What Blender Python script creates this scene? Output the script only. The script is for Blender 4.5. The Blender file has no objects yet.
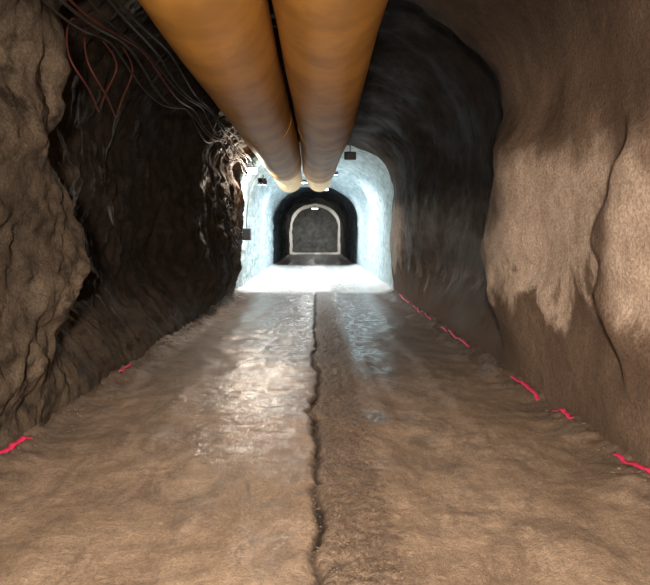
import bpy, math, random
from mathutils import Vector, noise, Matrix
random.seed(7)
scene = bpy.context.scene
scene.view_settings.view_transform = 'Standard'
scene.view_settings.look = 'None'
scene.view_settings.exposure = 0.0

# ---------------------------------------------------------------- helpers
def sst(a, b, x):
    t = max(0.0, min(1.0, (x-a)/(b-a)))
    return t*t*(3-2*t)
def ramp_drop(y, a, b, drop):
    if y < a: return 0.0
    if y <= b: return sst(a, b, y)
    return 1.0 - sst(b, b+drop, y)
def band(x, a, b, c, d):
    return sst(a, b, x)*(1-sst(c, d, x))
def link(ob, parent=None):
    scene.collection.objects.link(ob)
    if parent: ob.parent = parent
    return ob
def mesh_obj(name, verts, faces, mat, smooth=True, parent=None):
    me = bpy.data.meshes.new(name)
    me.from_pydata(verts, [], faces)
    me.update()
    if smooth:
        me.polygons.foreach_set("use_smooth", [True]*len(me.polygons))
    ob = bpy.data.objects.new(name, me)
    if mat: me.materials.append(mat)
    return link(ob, parent)
def empty(name, loc=(0,0,0)):
    e = bpy.data.objects.new(name, None); e.location = loc
    e.empty_display_size = 0.2
    return link(e)

# ---------------------------------------------------------------- materials
def new_mat(name):
    m = bpy.data.materials.new(name); m.use_nodes = True
    nt = m.node_tree; nt.nodes.clear()
    out = nt.nodes.new('ShaderNodeOutputMaterial')
    b = nt.nodes.new('ShaderNodeBsdfPrincipled')
    nt.links.new(b.outputs[0], out.inputs[0])
    return m, nt, b
class NB:
    def __init__(s, nt):
        s.nt = nt; s.tc = nt.nodes.new('ShaderNodeTexCoord')
        s.sep = nt.nodes.new('ShaderNodeSeparateXYZ'); nt.links.new(s.tc.outputs['Object'], s.sep.inputs[0])
    def noise(s, scale, detail=6, rough=0.6, stretch=None, dist=0.0):
        n = s.nt.nodes.new('ShaderNodeTexNoise')
        n.inputs['Scale'].default_value = scale; n.inputs['Detail'].default_value = detail
        n.inputs['Roughness'].default_value = rough; n.inputs['Distortion'].default_value = dist
        if stretch:
            mp = s.nt.nodes.new('ShaderNodeMapping'); mp.inputs['Scale'].default_value = stretch
            s.nt.links.new(s.tc.outputs['Object'], mp.inputs[0]); s.nt.links.new(mp.outputs[0], n.inputs['Vector'])
        else:
            s.nt.links.new(s.tc.outputs['Object'], n.inputs['Vector'])
        return n.outputs['Fac']
    def plug(s, sock, v):
        if isinstance(v, (int, float)): sock.default_value = v
        elif isinstance(v, tuple): sock.default_value = v if len(v) == 4 else (*v, 1)
        else: s.nt.links.new(v, sock)
    def math(s, op, a, b=0.0, clamp=False):
        n = s.nt.nodes.new('ShaderNodeMath'); n.operation = op; n.use_clamp = clamp
        s.plug(n.inputs[0], a); s.plug(n.inputs[1], b); return n.outputs[0]
    def mul(s, *a):
        r = a[0]
        for q in a[1:]: r = s.math('MULTIPLY', r, q)
        return r
    def off(s, base, n, amt):
        return s.math('ADD', base, s.math('MULTIPLY', s.math('SUBTRACT', n, 0.5), amt))
    def rng(s, v, a, b, c=0.0, d=1.0):
        n = s.nt.nodes.new('ShaderNodeMapRange'); n.interpolation_type = 'SMOOTHSTEP'
        s.plug(n.inputs[0], v)
        for i, q in enumerate((a, b, c, d)): n.inputs[i+1].default_value = q
        return n.outputs[0]
    def band(s, v, a, b, c, d):
        return s.math('MULTIPLY', s.rng(v, a, b), s.rng(v, c, d, 1, 0))
    def mix(s, f, a, b, blend='MIX'):
        n = s.nt.nodes.new('ShaderNodeMix'); n.data_type = 'RGBA'; n.blend_type = blend
        s.plug(n.inputs[0], f); s.plug(n.inputs[6], a); s.plug(n.inputs[7], b); return n.outputs[2]
    def gray(s, v):
        c = s.nt.nodes.new('ShaderNodeCombineColor')
        for i in range(3): s.nt.links.new(v, c.inputs[i])
        return c.outputs[0]
    def bump(s, h, strength, dist, prev=None):
        n = s.nt.nodes.new('ShaderNodeBump'); n.inputs['Strength'].default_value = strength
        n.inputs['Distance'].default_value = dist
        s.plug(n.inputs['Height'], h)
        if prev: s.nt.links.new(prev, n.inputs['Normal'])
        return n.outputs[0]

Z1, Z2, Z3, Z4 = 15.6, 29.5, 46.4, 50.5   # zones of the drift along y

mat_rock, nt, b = new_mat("tunnel_lining"); nb = NB(nt)
X, Y, Z = nb.sep.outputs
big = nb.noise(0.9, 4, 0.55, dist=0.4)
drip = nb.noise(1.6, 6, 0.6, stretch=(1, 1.2, 0.9), dist=0.5)
mid = nb.noise(5, 8, 0.65)
fine = nb.noise(45, 6, 0.7)
grain = nb.noise(140, 3, 0.7)
R = nb.mix(nb.rng(big, 0.38, 0.62), (0.150, 0.105, 0.078), (0.215, 0.156, 0.118))
R = nb.mix(nb.math('MULTIPLY', nb.rng(mid, 0.52, 0.72), 0.4), R, (0.12, 0.085, 0.064))
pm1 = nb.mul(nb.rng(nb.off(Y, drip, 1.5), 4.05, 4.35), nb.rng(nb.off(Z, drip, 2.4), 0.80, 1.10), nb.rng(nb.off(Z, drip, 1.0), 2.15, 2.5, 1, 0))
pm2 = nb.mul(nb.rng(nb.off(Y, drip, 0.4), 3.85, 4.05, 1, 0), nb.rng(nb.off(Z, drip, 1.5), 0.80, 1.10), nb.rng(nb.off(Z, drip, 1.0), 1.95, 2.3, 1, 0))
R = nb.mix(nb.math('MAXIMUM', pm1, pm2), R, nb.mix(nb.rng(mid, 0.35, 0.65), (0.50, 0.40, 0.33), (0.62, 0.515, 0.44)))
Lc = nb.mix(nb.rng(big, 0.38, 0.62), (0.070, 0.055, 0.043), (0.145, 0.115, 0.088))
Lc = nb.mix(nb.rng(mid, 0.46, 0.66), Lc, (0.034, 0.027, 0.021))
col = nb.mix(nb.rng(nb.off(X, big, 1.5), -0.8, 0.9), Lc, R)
recess_shade = nb.math('MULTIPLY', nb.rng(nb.off(Y, big, 2.0), 5.7, 6.5), nb.rng(nb.off(Z, mid, 0.8), 0.1, 1.2, 0.35, 1.0))  # shade of the wall recesses, painted into the base colour
recess_shade = nb.math('MULTIPLY', recess_shade, nb.rng(nb.off(Y, mid, 1.5), 13.0, 14.5, 1.0, 0.5))
painted_shade = nb.math('MAXIMUM', recess_shade, nb.rng(nb.off(Z, big, 1.2), 2.9, 3.8, 0.0, 0.75))  # adds painted shade on the upper walls and ceiling
col = nb.mix(nb.math('MULTIPLY', painted_shade, 0.94), col, nb.mix(nb.rng(mid, 0.4, 0.6), (0.011, 0.008, 0.006), (0.030, 0.021, 0.016)))  # near-black tones stand in for shadow
col = nb.mix(1.0, col, nb.gray(nb.rng(fine, 0.35, 0.7, 0.68, 1.15)), 'MULTIPLY')
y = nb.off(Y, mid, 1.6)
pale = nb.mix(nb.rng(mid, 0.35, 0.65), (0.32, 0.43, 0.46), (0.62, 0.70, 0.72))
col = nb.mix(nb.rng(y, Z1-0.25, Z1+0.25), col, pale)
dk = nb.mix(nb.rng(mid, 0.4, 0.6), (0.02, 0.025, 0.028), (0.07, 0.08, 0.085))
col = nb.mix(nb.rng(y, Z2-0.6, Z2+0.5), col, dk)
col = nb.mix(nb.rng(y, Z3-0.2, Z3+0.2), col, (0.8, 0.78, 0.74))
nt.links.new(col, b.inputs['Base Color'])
nb.plug(b.inputs['Roughness'], nb.rng(big, 0.35, 0.65, 0.6, 0.95))
b.inputs['Specular IOR Level'].default_value = 0.2
n1 = nb.bump(mid, 0.6, 0.05)
n2 = nb.bump(fine, 0.8, 0.022, n1)
n3 = nb.bump(grain, 0.5, 0.006, n2)
nt.links.new(n3, b.inputs['Normal'])

# floor
mat_floor, nt, b = new_mat("wet_mud_floor"); nb = NB(nt)
X, Y, Z = nb.sep.outputs
big = nb.noise(0.9, 6, 0.65, stretch=(1.5, 0.8, 1), dist=0.5)
patch = nb.noise(3.2, 9, 0.75, stretch=(1.2, 0.6, 1), dist=0.8)
speck = nb.noise(11, 8, 0.75, stretch=(1, 0.5, 1))
mid = nb.noise(7, 8, 0.75)
glit = nb.noise(16, 5, 0.65, stretch=(1, 0.5, 1))
fine = nb.noise(90, 6, 0.75)
peb = nb.noise(38, 5, 0.7)
strip = nb.rng(nb.off(nb.math('ABSOLUTE', nb.math('SUBTRACT', X, 0.22)), mid, 0.45), 0.14, 0.30, 1.0, 0.0)
at = nt.nodes.new('ShaderNodeAttribute'); at.attribute_name = 'groove'
left_band = nb.mul(nb.band(nb.off(X, patch, 1.3), -1.45, -0.75, -0.12, 0.04), nb.rng(nb.off(Y, patch, 3.0), 2.9, 4.6))
right_band = nb.mul(nb.band(nb.off(X, patch, 0.5), 0.42, 0.56, 0.85, 1.1), nb.rng(nb.off(Y, patch, 4), 5.0, 7.0))
anyw = nb.mul(nb.rng(nb.off(Y, patch, 3), 7.0, 10.0), nb.rng(nb.math('ABSOLUTE', X), 1.3, 1.7, 0.8, 0))
dx = nb.math('DIVIDE', nb.math('SUBTRACT', X, 0.55), 0.13); dy = nb.math('DIVIDE', nb.math('SUBTRACT', Y, 4.8), 0.22)
pud = nb.rng(nb.off(nb.math('ADD', nb.mul(dx, dx), nb.mul(dy, dy)), mid, 1.5), 0.6, 1.1, 1, 0)
wet = nb.math('MAXIMUM', nb.math('MAXIMUM', left_band, right_band), nb.math('MAXIMUM', anyw, pud))
wet = nb.math('MAXIMUM', wet, nb.mul(nb.rng(big, 0.48, 0.6), 0.6))
wet = nb.mul(wet, nb.rng(patch, 0.37, 0.48, 0.25, 1.0), nb.rng(speck, 0.40, 0.52, 0.3, 1.0), nb.math('SUBTRACT', 1.0, nb.math('MULTIPLY', strip, 0.85)),
             nb.rng(nb.off(nb.math('ABSOLUTE', X), patch, 0.5), 1.5, 1.9, 1, 0), nb.math('SUBTRACT', 1.0, at.outputs['Fac']))
col = nb.mix(nb.rng(big, 0.35, 0.65), (0.265, 0.198, 0.143), (0.43, 0.335, 0.255))
col = nb.mix(nb.math('MULTIPLY', nb.rng(patch, 0.46, 0.60), 0.65), col, (0.18, 0.132, 0.10))
col = nb.mix(nb.math('MULTIPLY', nb.rng(mid, 0.5, 0.66), 0.45), col, (0.15, 0.11, 0.083))
col = nb.mix(nb.math('MULTIPLY', strip, nb.rng(peb, 0.35, 0.6, 0.9, 0.45)), col, (0.09, 0.065, 0.05))
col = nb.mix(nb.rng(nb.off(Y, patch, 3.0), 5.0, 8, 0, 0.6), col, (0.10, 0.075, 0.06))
col = nb.mix(nb.math('MULTIPLY', wet, 0.5), col, (0.13, 0.10, 0.082))
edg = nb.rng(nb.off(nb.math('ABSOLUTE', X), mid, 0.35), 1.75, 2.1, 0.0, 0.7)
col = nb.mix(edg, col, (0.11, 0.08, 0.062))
col = nb.mix(1.0, col, nb.gray(nb.rng(fine, 0.35, 0.7, 0.66, 1.18)), 'MULTIPLY')
col = nb.mix(1.0, col, nb.gray(nb.rng(peb, 0.38, 0.62, 0.85, 1.08)), 'MULTIPLY')
col = nb.mix(at.outputs['Fac'], col, (0.02, 0.015, 0.012))
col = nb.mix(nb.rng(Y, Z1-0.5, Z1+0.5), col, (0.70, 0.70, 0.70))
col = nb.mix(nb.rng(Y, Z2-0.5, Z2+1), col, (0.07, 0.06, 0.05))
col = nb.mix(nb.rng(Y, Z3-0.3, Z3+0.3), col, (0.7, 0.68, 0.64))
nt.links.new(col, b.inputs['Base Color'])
b.inputs['Roughness'].default_value = 0.55
n1 = nb.bump(mid, 0.5, 0.025)
n1 = nb.bump(peb, 0.5, 0.012, n1)
n2 = nb.bump(fine, 0.8, 0.008, n1)
nt.links.new(n2, b.inputs['Normal'])
nt.links.new(wet, b.inputs['Coat Weight'])
b.inputs['Coat Roughness'].default_value = 0.16
b.inputs['Coat IOR'].default_value = 1.55
c1 = nb.bump(glit, 0.55, 0.020)
c2 = nb.bump(peb, 0.3, 0.008, c1)
nt.links.new(c2, b.inputs['Coat Normal'])

def simple(name, col, rough=0.6, metal=0.0, var=0.15, scale=8, bump=0.1, emis=None, spec=0.5):
    m, nt, b = new_mat(name); nb = NB(nt)
    n = nb.noise(scale, 5, 0.6)
    c2 = tuple(c*(1-var*2) for c in col)
    nt.links.new(nb.mix(nb.rng(n, 0.35, 0.65), c2, col), b.inputs['Base Color'])
    b.inputs['Roughness'].default_value = rough; b.inputs['Metallic'].default_value = metal
    b.inputs['Specular IOR Level'].default_value = spec
    if bump: nt.links.new(nb.bump(n, bump, 0.02), b.inputs['Normal'])
    if emis:
        b.inputs['Emission Color'].default_value = (*emis[0], 1); b.inputs['Emission Strength'].default_value = emis[1]
    return m
mat_duct = simple("yellow_duct_fabric", (0.60, 0.305, 0.075), 0.5, var=0.16, scale=1.6, bump=0.15, spec=0.12)
mat_duct_w = simple("pale_duct_fabric", (0.80, 0.53, 0.26), 0.5, var=0.08, scale=3)
mat_cable = simple("black_cable_rubber", (0.03, 0.025, 0.022), 0.7, spec=0.2)
mat_cable_r = simple("red_cable_rubber", (0.08, 0.025, 0.02), 0.7, spec=0.2)
mat_steel = simple("galvanised_steel", (0.3, 0.28, 0.25), 0.45, 0.8, scale=20)
mat_dark = simple("dark_painted_steel", (0.03, 0.03, 0.035), 0.5)
mat_pink = simple("pink_flagging", (0.72, 0.03, 0.13), 0.55, var=0.1, scale=20)
mat_stone = simple("gravel_stone", (0.15, 0.113, 0.087), 0.8, var=0.25, scale=9, bump=0.4)
mat_end = simple("end_face_rock", (0.15, 0.155, 0.155), 0.9, var=0.2, scale=2.5, bump=0.5)
mat_lens_w = simple("lamp_lens_white", (0.9, 0.95, 1), 0.3, var=0, emis=((0.95, 0.98, 1), 25), bump=0)
mat_lens_y = simple("lamp_lens_warm", (1, 0.9, 0.75), 0.3, var=0, emis=((1, 0.88, 0.75), 40), bump=0)

# ---------------------------------------------------------------- tunnel shape
def halfwidth(y):
    return 2.2
def inward(side, x, y, z):
    p = Vector((x, y, z))
    zoneN = 1 - sst(Z1, Z1+1, y)*0.55
    left = 1 - sst(-0.9, 0.9, x)
    right = 1-left
    foot = sst(0.0, 0.7, z)
    lo = noise.fractal(p*0.55+Vector((3, 1, 7)), 1.0, 2.1, 3)
    md = noise.fractal(p*2.0, 0.8, 2.1, 5)
    rg = noise.turbulence(Vector((p.x*2.0, p.y*3.0, p.z*1.6))+Vector((9, 2, 5)), 5, True)
    fn = noise.noise(p*11)
    fn2 = noise.noise(p*22)
    d = lo*0.10*foot + md*(0.020+0.06*left)*(0.5+0.5*foot) + fn*(0.003+0.014*left) + fn2*(0.002+0.008*left)
    d += (rg-0.5)*0.12*left*zoneN*(0.4+0.6*foot)
    wob = 0.35*noise.noise(Vector((2.2, y*0.3, z*1.1))) + 0.12*noise.noise(Vector((5, y, z*3.3)))
    yy = y + wob
    up = sst(0.05, 1.0, z)
    if right > 0.01:
        r = 0.0
        r += 0.18*ramp_drop(yy, 4.3, 6.3, 0.3)*band(z, 0.1, 1.1, 2.4, 3.0)
        r += 0.10*ramp_drop(yy, 5.0, 6.3, 0.3)*band(z, 0.1, 1.1, 5.4, 6.1)
        r += 0.12*ramp_drop(yy, 3.2, 4.0, 0.22)*band(z, 0.3, 1.0, 2.0, 2.6)
        r -= 0.42*band(yy, 6.5, 7.0, 9.5, 12.5)*up
        r += 0.10*band(yy, 12.0, 14.0, 15.2, 15.8)*up
        d += r*right
    if left > 0.01:
        r = 0.0
        r += 0.12*ramp_drop(yy, 2.4, 3.2, 0.3)*band(z, 0.1, 0.8, 2.8, 3.3)
        r += 0.18*ramp_drop(yy, 3.4, 4.5, 0.5)*band(z, 0.1, 1.3, 3.0, 3.6)
        r -= 0.50*band(yy, 4.8, 5.4, 9.0, 11.0)*up
        r += 0.28*band(yy, 10.5, 12.5, 15.0, 15.6)*band(z, 0.1, 0.9, 2.8, 3.3)
        d += r*left
    d += 0.14*ramp_drop(y, 20.5, 21.5, 0.3)*foot
    return d
ZS = 2.55
def crown(y):
    return 4.35 - 0.2*sst(12, 15, y)
NL, NC = 90, 110
def profile(y):
    W = halfwidth(y) - 0.1*sst(Z2, Z2+3, y); H = crown(y)
    pts = []
    zs = ZS - 0.35*sst(Z1, Z2, y)
    for i in range(NL):
        z = -0.2 + (zs+0.2)*i/NL
        pts.append((-W, z, 1.0, 0.0))
    e = 2.0/(2.45 - 0.4*sst(Z1, Z2, y))
    for i in range(NC+1):
        a = math.pi*(1 - i/NC)
        c, s = math.cos(a), math.sin(a)
        x = W*math.copysign(abs(c)**e, c); z = zs + (H-zs)*abs(s)**e
        n = Vector((-x/W/W, -(z-zs)/((H-zs)**2))).normalized()
        if i == 0: n = Vector((1, 0))
        if i == NC: n = Vector((-1, 0))
        pts.append((x, z, n.x, n.y))
    for i in range(NL-1, -1, -1):
        z = -0.2 + (zs+0.2)*i/NL
        pts.append((W, z, -1.0, 0.0))
    return pts
ys = []
y = -4.0
while y < 52.6:
    ys.append(y)
    if y < 1.5: y += 0.12
    elif y < 8: y += 0.03
    elif y < 17: y += 0.05
    else: y += 0.16
rows = []
for y in ys:
    row = []
    for (x, z, nx, nz) in profile(y):
        d = inward(0, x, y, z)
        jy = 0.05*noise.noise(Vector((x*4, y*4, z*4+11)))
        row.append((x+nx*d, y+jy, z+nz*d))
    rows.append(row)
def strip_obj(name, i0, i1, mat):
    verts = [r[i] for r in rows for i in range(i0, i1+1)]
    n = i1-i0+1
    faces = []
    for a in range(len(rows)-1):
        for i in range(n-1):
            p = a*n+i
            faces.append((p, p+n, p+n+1, p+1))
    return mesh_obj(name, verts, faces, mat)
total = NL+NC+1+NL
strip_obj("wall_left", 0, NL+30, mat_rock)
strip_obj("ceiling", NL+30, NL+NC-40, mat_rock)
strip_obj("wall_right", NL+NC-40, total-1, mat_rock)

def cap(name, y, mat, flip):
    W = 2.9; n = 70; verts = []; faces = []
    for i in range(n+1):
        for j in range(n+1):
            x = -W+2*W*i/n; z = -0.3+4.9*j/n
            verts.append((x, y+0.25*noise.fractal(Vector((x*0.9, y, z*0.9)), 1, 2, 4), z))
    for i in range(n):
        for j in range(n):
            a = i*(n+1)+j
            faces.append((a, a+1, a+n+2, a+n+1) if flip else (a, a+n+1, a+n+2, a+1))
    return mesh_obj(name, verts, faces, mat)
cap("wall_back", 52.0, mat_end, False)
cap("wall_front", -3.6, mat_rock, True)

# ---------------------------------------------------------------- floor
def crack_x(y):
    return 0.01 + 0.08*noise.noise(Vector((0, y*0.9, 0))) + 0.035*noise.noise(Vector((4, y*3.5, 0))) + 0.02*noise.noise(Vector((4, y*13, 0)))
def groove(x, y):
    near = 1 - sst(14, 17, y)
    w = 0.020 + 0.022*max(-0.3, noise.noise(Vector((6, y*4, 0)))+0.25)
    a = max(0.6, min(1.0, 0.85+0.9*noise.noise(Vector((1, y*2.5, 0)))))
    return near*a*math.exp(-((x-crack_x(y)-0.006*noise.noise(Vector((x*60, y*60, 0))))/w)**2)
def floor_z(x, y):
    p = Vector((x, y, 0))
    z = 0.03*noise.fractal(p*0.8, 1, 2, 3) + 0.008*noise.fractal(p*4.5+Vector((7, 0, 0)), 0.7, 2, 5)
    e = abs(x) + 0.22*noise.fractal(p*1.6+Vector((2, 9, 0)), 0.8, 2, 4)
    z += sst(1.80, 2.35, e)*(0.10+0.025*noise.fractal(p*7, 0.6, 2, 4))
    near = 1 - sst(14, 17, y)
    cx = crack_x(y)
    z -= 0.045*groove(x, y)
    s = band(x-cx, -0.05, 0.08, 0.32, 0.6)
    z += s*near*(0.006+0.012*noise.fractal(p*9, 0.5, 2, 5)+0.006*noise.noise(p*40))
    z -= 0.022*band(x-0.16*noise.noise(Vector((3, y*0.5, 0))), 0.56, 0.74, 1.15, 1.35)*near
    z -= 0.014*band(-x-0.12*noise.noise(Vector((8, y*0.5, 0))), 0.35, 0.55, 1.15, 1.4)*near
    return z
fx = []
x = -2.75
while x <= 2.75:
    fx.append(x); x += 0.01 if abs(x-0.03) < 0.15 else (0.014 if 0 < x < 0.75 else 0.03)
fy = []
y = -3.9
while y < 52.3:
    fy.append(y)
    y += 0.1 if y < 1.5 else (0.02 if y < 6 else (0.04 if y < 16 else 0.25))
verts = [(x, y, floor_z(x, y)) for y in fy for x in fx]
n = len(fx)
faces = [(a*n+i, a*n+i+1, (a+1)*n+i+1, (a+1)*n+i) for a in range(len(fy)-1) for i in range(n-1)]
fl = mesh_obj("floor", verts, faces, mat_floor)
att = fl.data.attributes.new("groove", 'FLOAT', 'POINT')
att.data.foreach_set("value", [min(1.0, groove(v[0], v[1])*1.3) if abs(v[0]) < 0.35 else 0.0 for v in verts])

def wall_x(side, y, z=0.06):
    return side*(halfwidth(y) - inward(0, side*2.2, y, z))

gv, gf = [], []
def add_stone(cx, cy, cz, r):
    base = len(gv)
    t = (1+5**0.5)/2
    ic = [(-1,t,0),(1,t,0),(-1,-t,0),(1,-t,0),(0,-1,t),(0,1,t),(0,-1,-t),(0,1,-t),(t,0,-1),(t,0,1),(-t,0,-1),(-t,0,1)]
    F = [(0,11,5),(0,5,1),(0,1,7),(0,7,10),(0,10,11),(1,5,9),(5,11,4),(11,10,2),(10,7,6),(7,1,8),(3,9,4),(3,4,2),(3,2,6),(3,6,8),(3,8,9),(4,9,5),(2,4,11),(6,2,10),(8,6,7),(9,8,1)]
    sx, sy, sz = random.uniform(.7, 1.2), random.uniform(.7, 1.2), random.uniform(.4, .8)
    a = random.uniform(0, 6.28)
    for v in ic:
        q = Vector(v).normalized()*r*random.uniform(0.75, 1.15)
        q = Vector((q.x*sx, q.y*sy, q.z*sz))
        gv.append((cx+q.x*math.cos(a)-q.y*math.sin(a), cy+q.x*math.sin(a)+q.y*math.cos(a), cz+q.z))
    gf.extend([tuple(base+i for i in f) for f in F])
for _ in range(1500):
    y = random.uniform(2, 15); s = random.choice((-1, 1))
    x = wall_x(s, y) - s*(0.03+abs(random.gauss(0, 0.10)))
    r = random.choice((0.005, 0.007, 0.009, 0.012, 0.017))*random.uniform(.7, 1.2)
    add_stone(x, y, floor_z(x, y)+r*0.1, r)
for _ in range(3200):
    y = random.uniform(2.0, 12); x = crack_x(y)+random.uniform(-0.06, 0.5)*random.random()**0.4
    r = random.uniform(0.003, 0.008)
    add_stone(x, y, floor_z(x, y)+r*0.2, r)
mesh_obj("gravel", gv, gf, mat_stone, smooth=False)

# ---------------------------------------------------------------- pink flagging on the floor edges
def pink(side, y0, L, w):
    v, f = [], []
    n = 24; ph = random.uniform(0, 9)
    xa, xb = wall_x(side, y0-L/2), wall_x(side, y0+L/2)
    for i in range(n+1):
        t = i/n; y = y0-L/2+L*t
        x = xa+(xb-xa)*t - side*(0.07+0.006*math.sin(t*7+ph))
        z = max(floor_z(x, y), floor_z(x-side*w, y)) + 0.014
        ww = w*(0.75+0.25*abs(math.sin(t*5+ph)))
        v += [(x, y, z+0.018), (x-side*ww*0.5, y, z+0.010), (x-side*ww, y, z)]
    for i in range(n):
        for j in range(2):
            a = i*3+j; f.append((a, a+1, a+4, a+3))
    ob = mesh_obj("pink_flagging_tape", v, f, mat_pink)
    sm = ob.modifiers.new("thick", 'SOLIDIFY'); sm.thickness = 0.003
for s, y, L, w in [(-1, 3.85, 0.42, 0.035), (-1, 6.2, 0.4, 0.020), (1, 3.55, 0.5, 0.028), (1, 4.62, 0.36, 0.034), (1, 5.5, 0.75, 0.034),
                   (1, 8.4, 1.7, 0.035), (1, 10.3, 0.6, 0.025), (1, 11.4, 1.1, 0.035), (1, 13.2, 1.6, 0.04)]:
    pink(s, y, L, w)

# ---------------------------------------------------------------- ventilation ducts
def duct(name, cx, cz, r, y0, y1, seed):
    root = empty(name, (cx, y0, cz))
    v, f = [], []; n = 72; yy = []
    y = y0
    while y < y1: yy.append(y); y += 0.05
    yy.append(y1)
    def cen(y):
        return (cx+0.03*math.sin(y*0.55+seed), cz+0.03*math.sin(y*0.8+seed*2))
    for y in yy:
        ox, oz = cen(y)
        ph = ((y+seed) % 2.4)
        sag = 0.006*math.sin(ph/2.4*math.pi)
        for k in range(n):
            a = 2*math.pi*k/n
            rr = r + sag + 0.010*noise.noise(Vector((math.cos(a)*1.5, y*0.5, math.sin(a)*1.5+seed))) \
                 + 0.004*noise.noise(Vector((math.cos(a)*6, y*0.3, math.sin(a)*6+seed)))
            v.append((ox+rr*math.cos(a)-cx, y-y0, oz+rr*math.sin(a)-cz))
    for i in range(len(yy)-1):
        for k in range(n):
            f.append((i*n+k, i*n+(k+1) % n, (i+1)*n+(k+1) % n, (i+1)*n+k))
    mesh_obj("duct_skin", v, f, mat_duct, parent=root)
    v, f = [], []; m = 60
    for i in range(m+1):
        y = y1-0.15+4.2*i/m; ox, oz = cen(y)
        for k in range(n):
            a = 2*math.pi*k/n
            rr = (r*0.93) + 0.015*math.sin(i*0.9)*0.3
            v.append((ox+rr*math.cos(a)-cx, y-y0, oz+rr*math.sin(a)-cz))
    for i in range(m):
        for k in range(n):
            f.append((i*n+k, i*n+(k+1) % n, (i+1)*n+(k+1) % n, (i+1)*n+k))
    mesh_obj("pale_section", v, f, mat_duct_w, parent=root)
    idx = 0
    for y in [y1-0.02, y1-5.8]:
        ox, oz = cen(y)
        bpy.ops.mesh.primitive_torus_add(major_radius=r+0.002, minor_radius=0.007, major_segments=72, minor_segments=8,
                                         location=(ox-cx, y-y0, oz-cz), rotation=(math.pi/2, 0, 0))
        o = bpy.context.object; o.name = "joint_ring_%d" % idx; o.data.materials.append(mat_duct); o.parent = root
        for p in o.data.polygons: p.use_smooth = True
        bpy.ops.mesh.primitive_cylinder_add(radius=0.008, depth=0.45, location=(ox-cx, y-y0, oz-cz+r+0.2))
        o = bpy.context.object; o.name = "hanger_%d" % idx; o.data.materials.append(mat_steel); o.parent = root
        idx += 1
    return root
duct("ventilation_duct", -0.82, 3.46, 0.455, -3.2, 15.0, 0.7)
duct("ventilation_duct", 0.15, 3.47, 0.455, -3.2, 15.4, 2.1)

# ---------------------------------------------------------------- cables on the left shoulder
def cable(parent, name, pts, r, mat):
    cu = bpy.data.curves.new(name, 'CURVE'); cu.dimensions = '3D'; cu.bevel_depth = r; cu.bevel_resolution = 3
    sp = cu.splines.new('NURBS'); sp.points.add(len(pts)-1); sp.use_endpoint_u = True; sp.order_u = 4
    for i, p in enumerate(pts): sp.points[i].co = (*p, 1)
    cu.materials.append(mat)
    ob = bpy.data.objects.new(name, cu); return link(ob, parent)
bundle = empty("cable_bundle", (0, 0, 0))
for k in range(6):
    pts = []
    for i in range(28):
        y = 1.0 + i*0.52
        sag = 0.16*abs(math.sin((y-1.0)/2.6*math.pi + 0.25*k))*(0.5+0.2*k)
        pts.append((-1.58-0.035*k+0.04*math.sin(y*1.3+k*2), y, 3.54-0.045*k-sag))
    cable(bundle, "cable_%d" % k, pts, random.choice((0.008, 0.011, 0.015)), mat_cable_r if k == 3 else mat_cable)
loops = empty("coiled_hose", (0, 0, 0))
for k, (yc, zc, rr) in enumerate([(4.9, 3.0, 0.32), (5.3, 3.08, 0.36), (11.3, 2.35, 0.22), (11.6, 2.1, 0.2), (12.2, 1.7, 0.16), (12.9, 1.9, 0.3), (13.5, 1.5, 0.25)]):
    pts = []
    for i in range(22):
        a = i/21*2*math.pi*1.15 + k
        pts.append((-1.86+0.06*math.sin(a*2), yc+rr*1.5*math.cos(a)+0.05*math.sin(a*3), zc+rr*math.sin(a)+0.04*math.cos(a*3)))
    cable(loops, "loop_%d" % k, pts, 0.008 if k < 2 else 0.011, mat_cable_r if k < 2 else mat_cable)

# ---------------------------------------------------------------- lamps
def box(parent, name, loc, size, mat, bev=0.01):
    bpy.ops.mesh.primitive_cube_add(size=1, location=loc)
    o = bpy.context.object; o.name = name; o.scale = size
    bpy.ops.object.transform_apply(location=False, rotation=False, scale=True)
    o.data.materials.append(mat)
    bm = o.modifiers.new("bev", 'BEVEL'); bm.width = bev; bm.segments = 3
    o.parent = parent
    return o
def lamp(loc, direction, energy, color, size, lens, spread=180, name="flood_lamp"):
    root = empty(name, loc)
    box(root, "housing", (0, 0, 0), (size*1.15, size*0.8, 0.10), mat_dark)
    box(root, "lens", (0, 0, -0.055), (size, size*0.65, 0.02), lens, 0.004)
    box(root, "bracket", (0, 0, 0.12), (0.03, size*0.5, 0.18), mat_steel, 0.004)
    L = bpy.data.lights.new("lamp_light", 'AREA'); L.shape = 'RECTANGLE'; L.size = size; L.size_y = size*0.65
    L.energy = energy; L.color = color; L.spread = math.radians(spread)
    o = bpy.data.objects.new("lamp_light", L); o.location = (0, 0, -0.08); link(o, root)
    root.rotation_euler = Vector(direction).to_track_quat('-Z', 'Y').to_euler()
    return root
white = (0.92, 0.97, 1.0)
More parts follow.
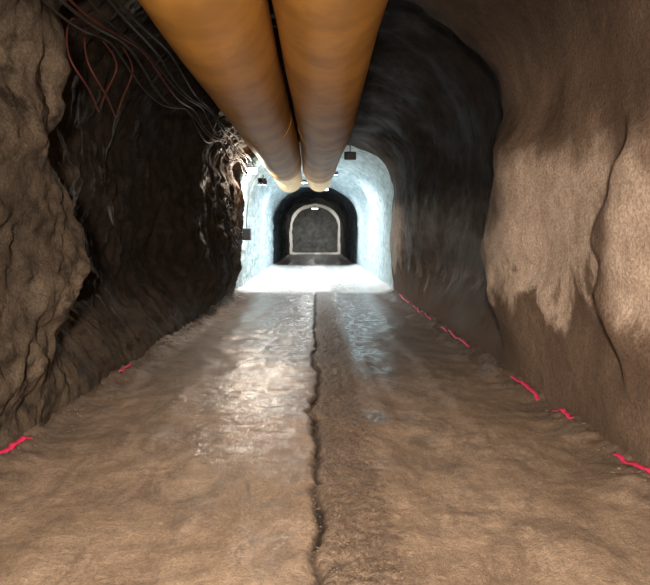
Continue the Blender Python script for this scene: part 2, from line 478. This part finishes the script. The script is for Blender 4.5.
lamp((-1.50, 16.2, 3.12), (-0.25, 0.75, -0.8), 160, (1, 0.98, 0.93), 0.22, mat_lens_w, 170)
lamp((0.55, 20.4, 3.80), (0.05, 0.15, -1), 155, white, 0.45, mat_lens_w, 160)
lamp((-0.55, 23.5, 3.80), (0.0, 0, -1), 155, white, 0.45, mat_lens_w, 160)
lamp((0.4, 27.0, 3.80), (0, -0.1, -1), 145, white, 0.45, mat_lens_w, 160)
lamp((0, 48.6, 3.9), (0, -0.1, -1), 100, (1, 0.98, 0.93), 0.5, mat_lens_w)
lamp((-1.60, 14.4, 3.22), (0.50, -0.75, -0.28), 110, (1, 0.82, 0.65), 0.24, mat_lens_y)
warm = (1.0, 0.81, 0.63)
lamp((-0.1, -1.0, 1.95), (0.0, 1, -0.29), 285, warm, 0.35, mat_lens_y, 117)

jb = empty("junction_box", (-1.98, 16.4, 1.62))
box(jb, "case", (0, 0, 0), (0.22, 0.30, 0.34), mat_dark)
box(jb, "door_plate", (0.0, -0.16, 0), (0.18, 0.015, 0.28), mat_dark, 0.004)
cable(jb, "feed_cable", [(0, 0, 0.15), (0.0, 0, 0.5), (-0.02, 0.05, 1.0), (0.3, 0.1, 1.7)], 0.012, mat_cable)

hb = empty("hanging_bracket", (0.88, 14.2, 3.56))
box(hb, "plate", (0, 0, 0), (0.30, 0.10, 0.20), mat_dark, 0.03)
box(hb, "rod", (0, 0, 0.32), (0.03, 0.03, 0.6), mat_steel, 0.003)

# ---------------------------------------------------------------- world + camera
w = bpy.data.worlds.new("World"); scene.world = w; w.use_nodes = True
w.node_tree.nodes['Background'].inputs[0].default_value = (0.02, 0.018, 0.016, 1)
w.node_tree.nodes['Background'].inputs[1].default_value = 0.3
cam = bpy.data.cameras.new("camera"); co = bpy.data.objects.new("camera", cam); link(co)
f = 560.0
cam.sensor_width = 36; cam.lens = 36*f/650
cam.clip_start = 0.02; cam.clip_end = 200
co.location = (0, 0, 1.6)
co.rotation_euler = (math.radians(90) - math.atan(57.5/f), 0, -math.atan(10/f))
scene.camera = co
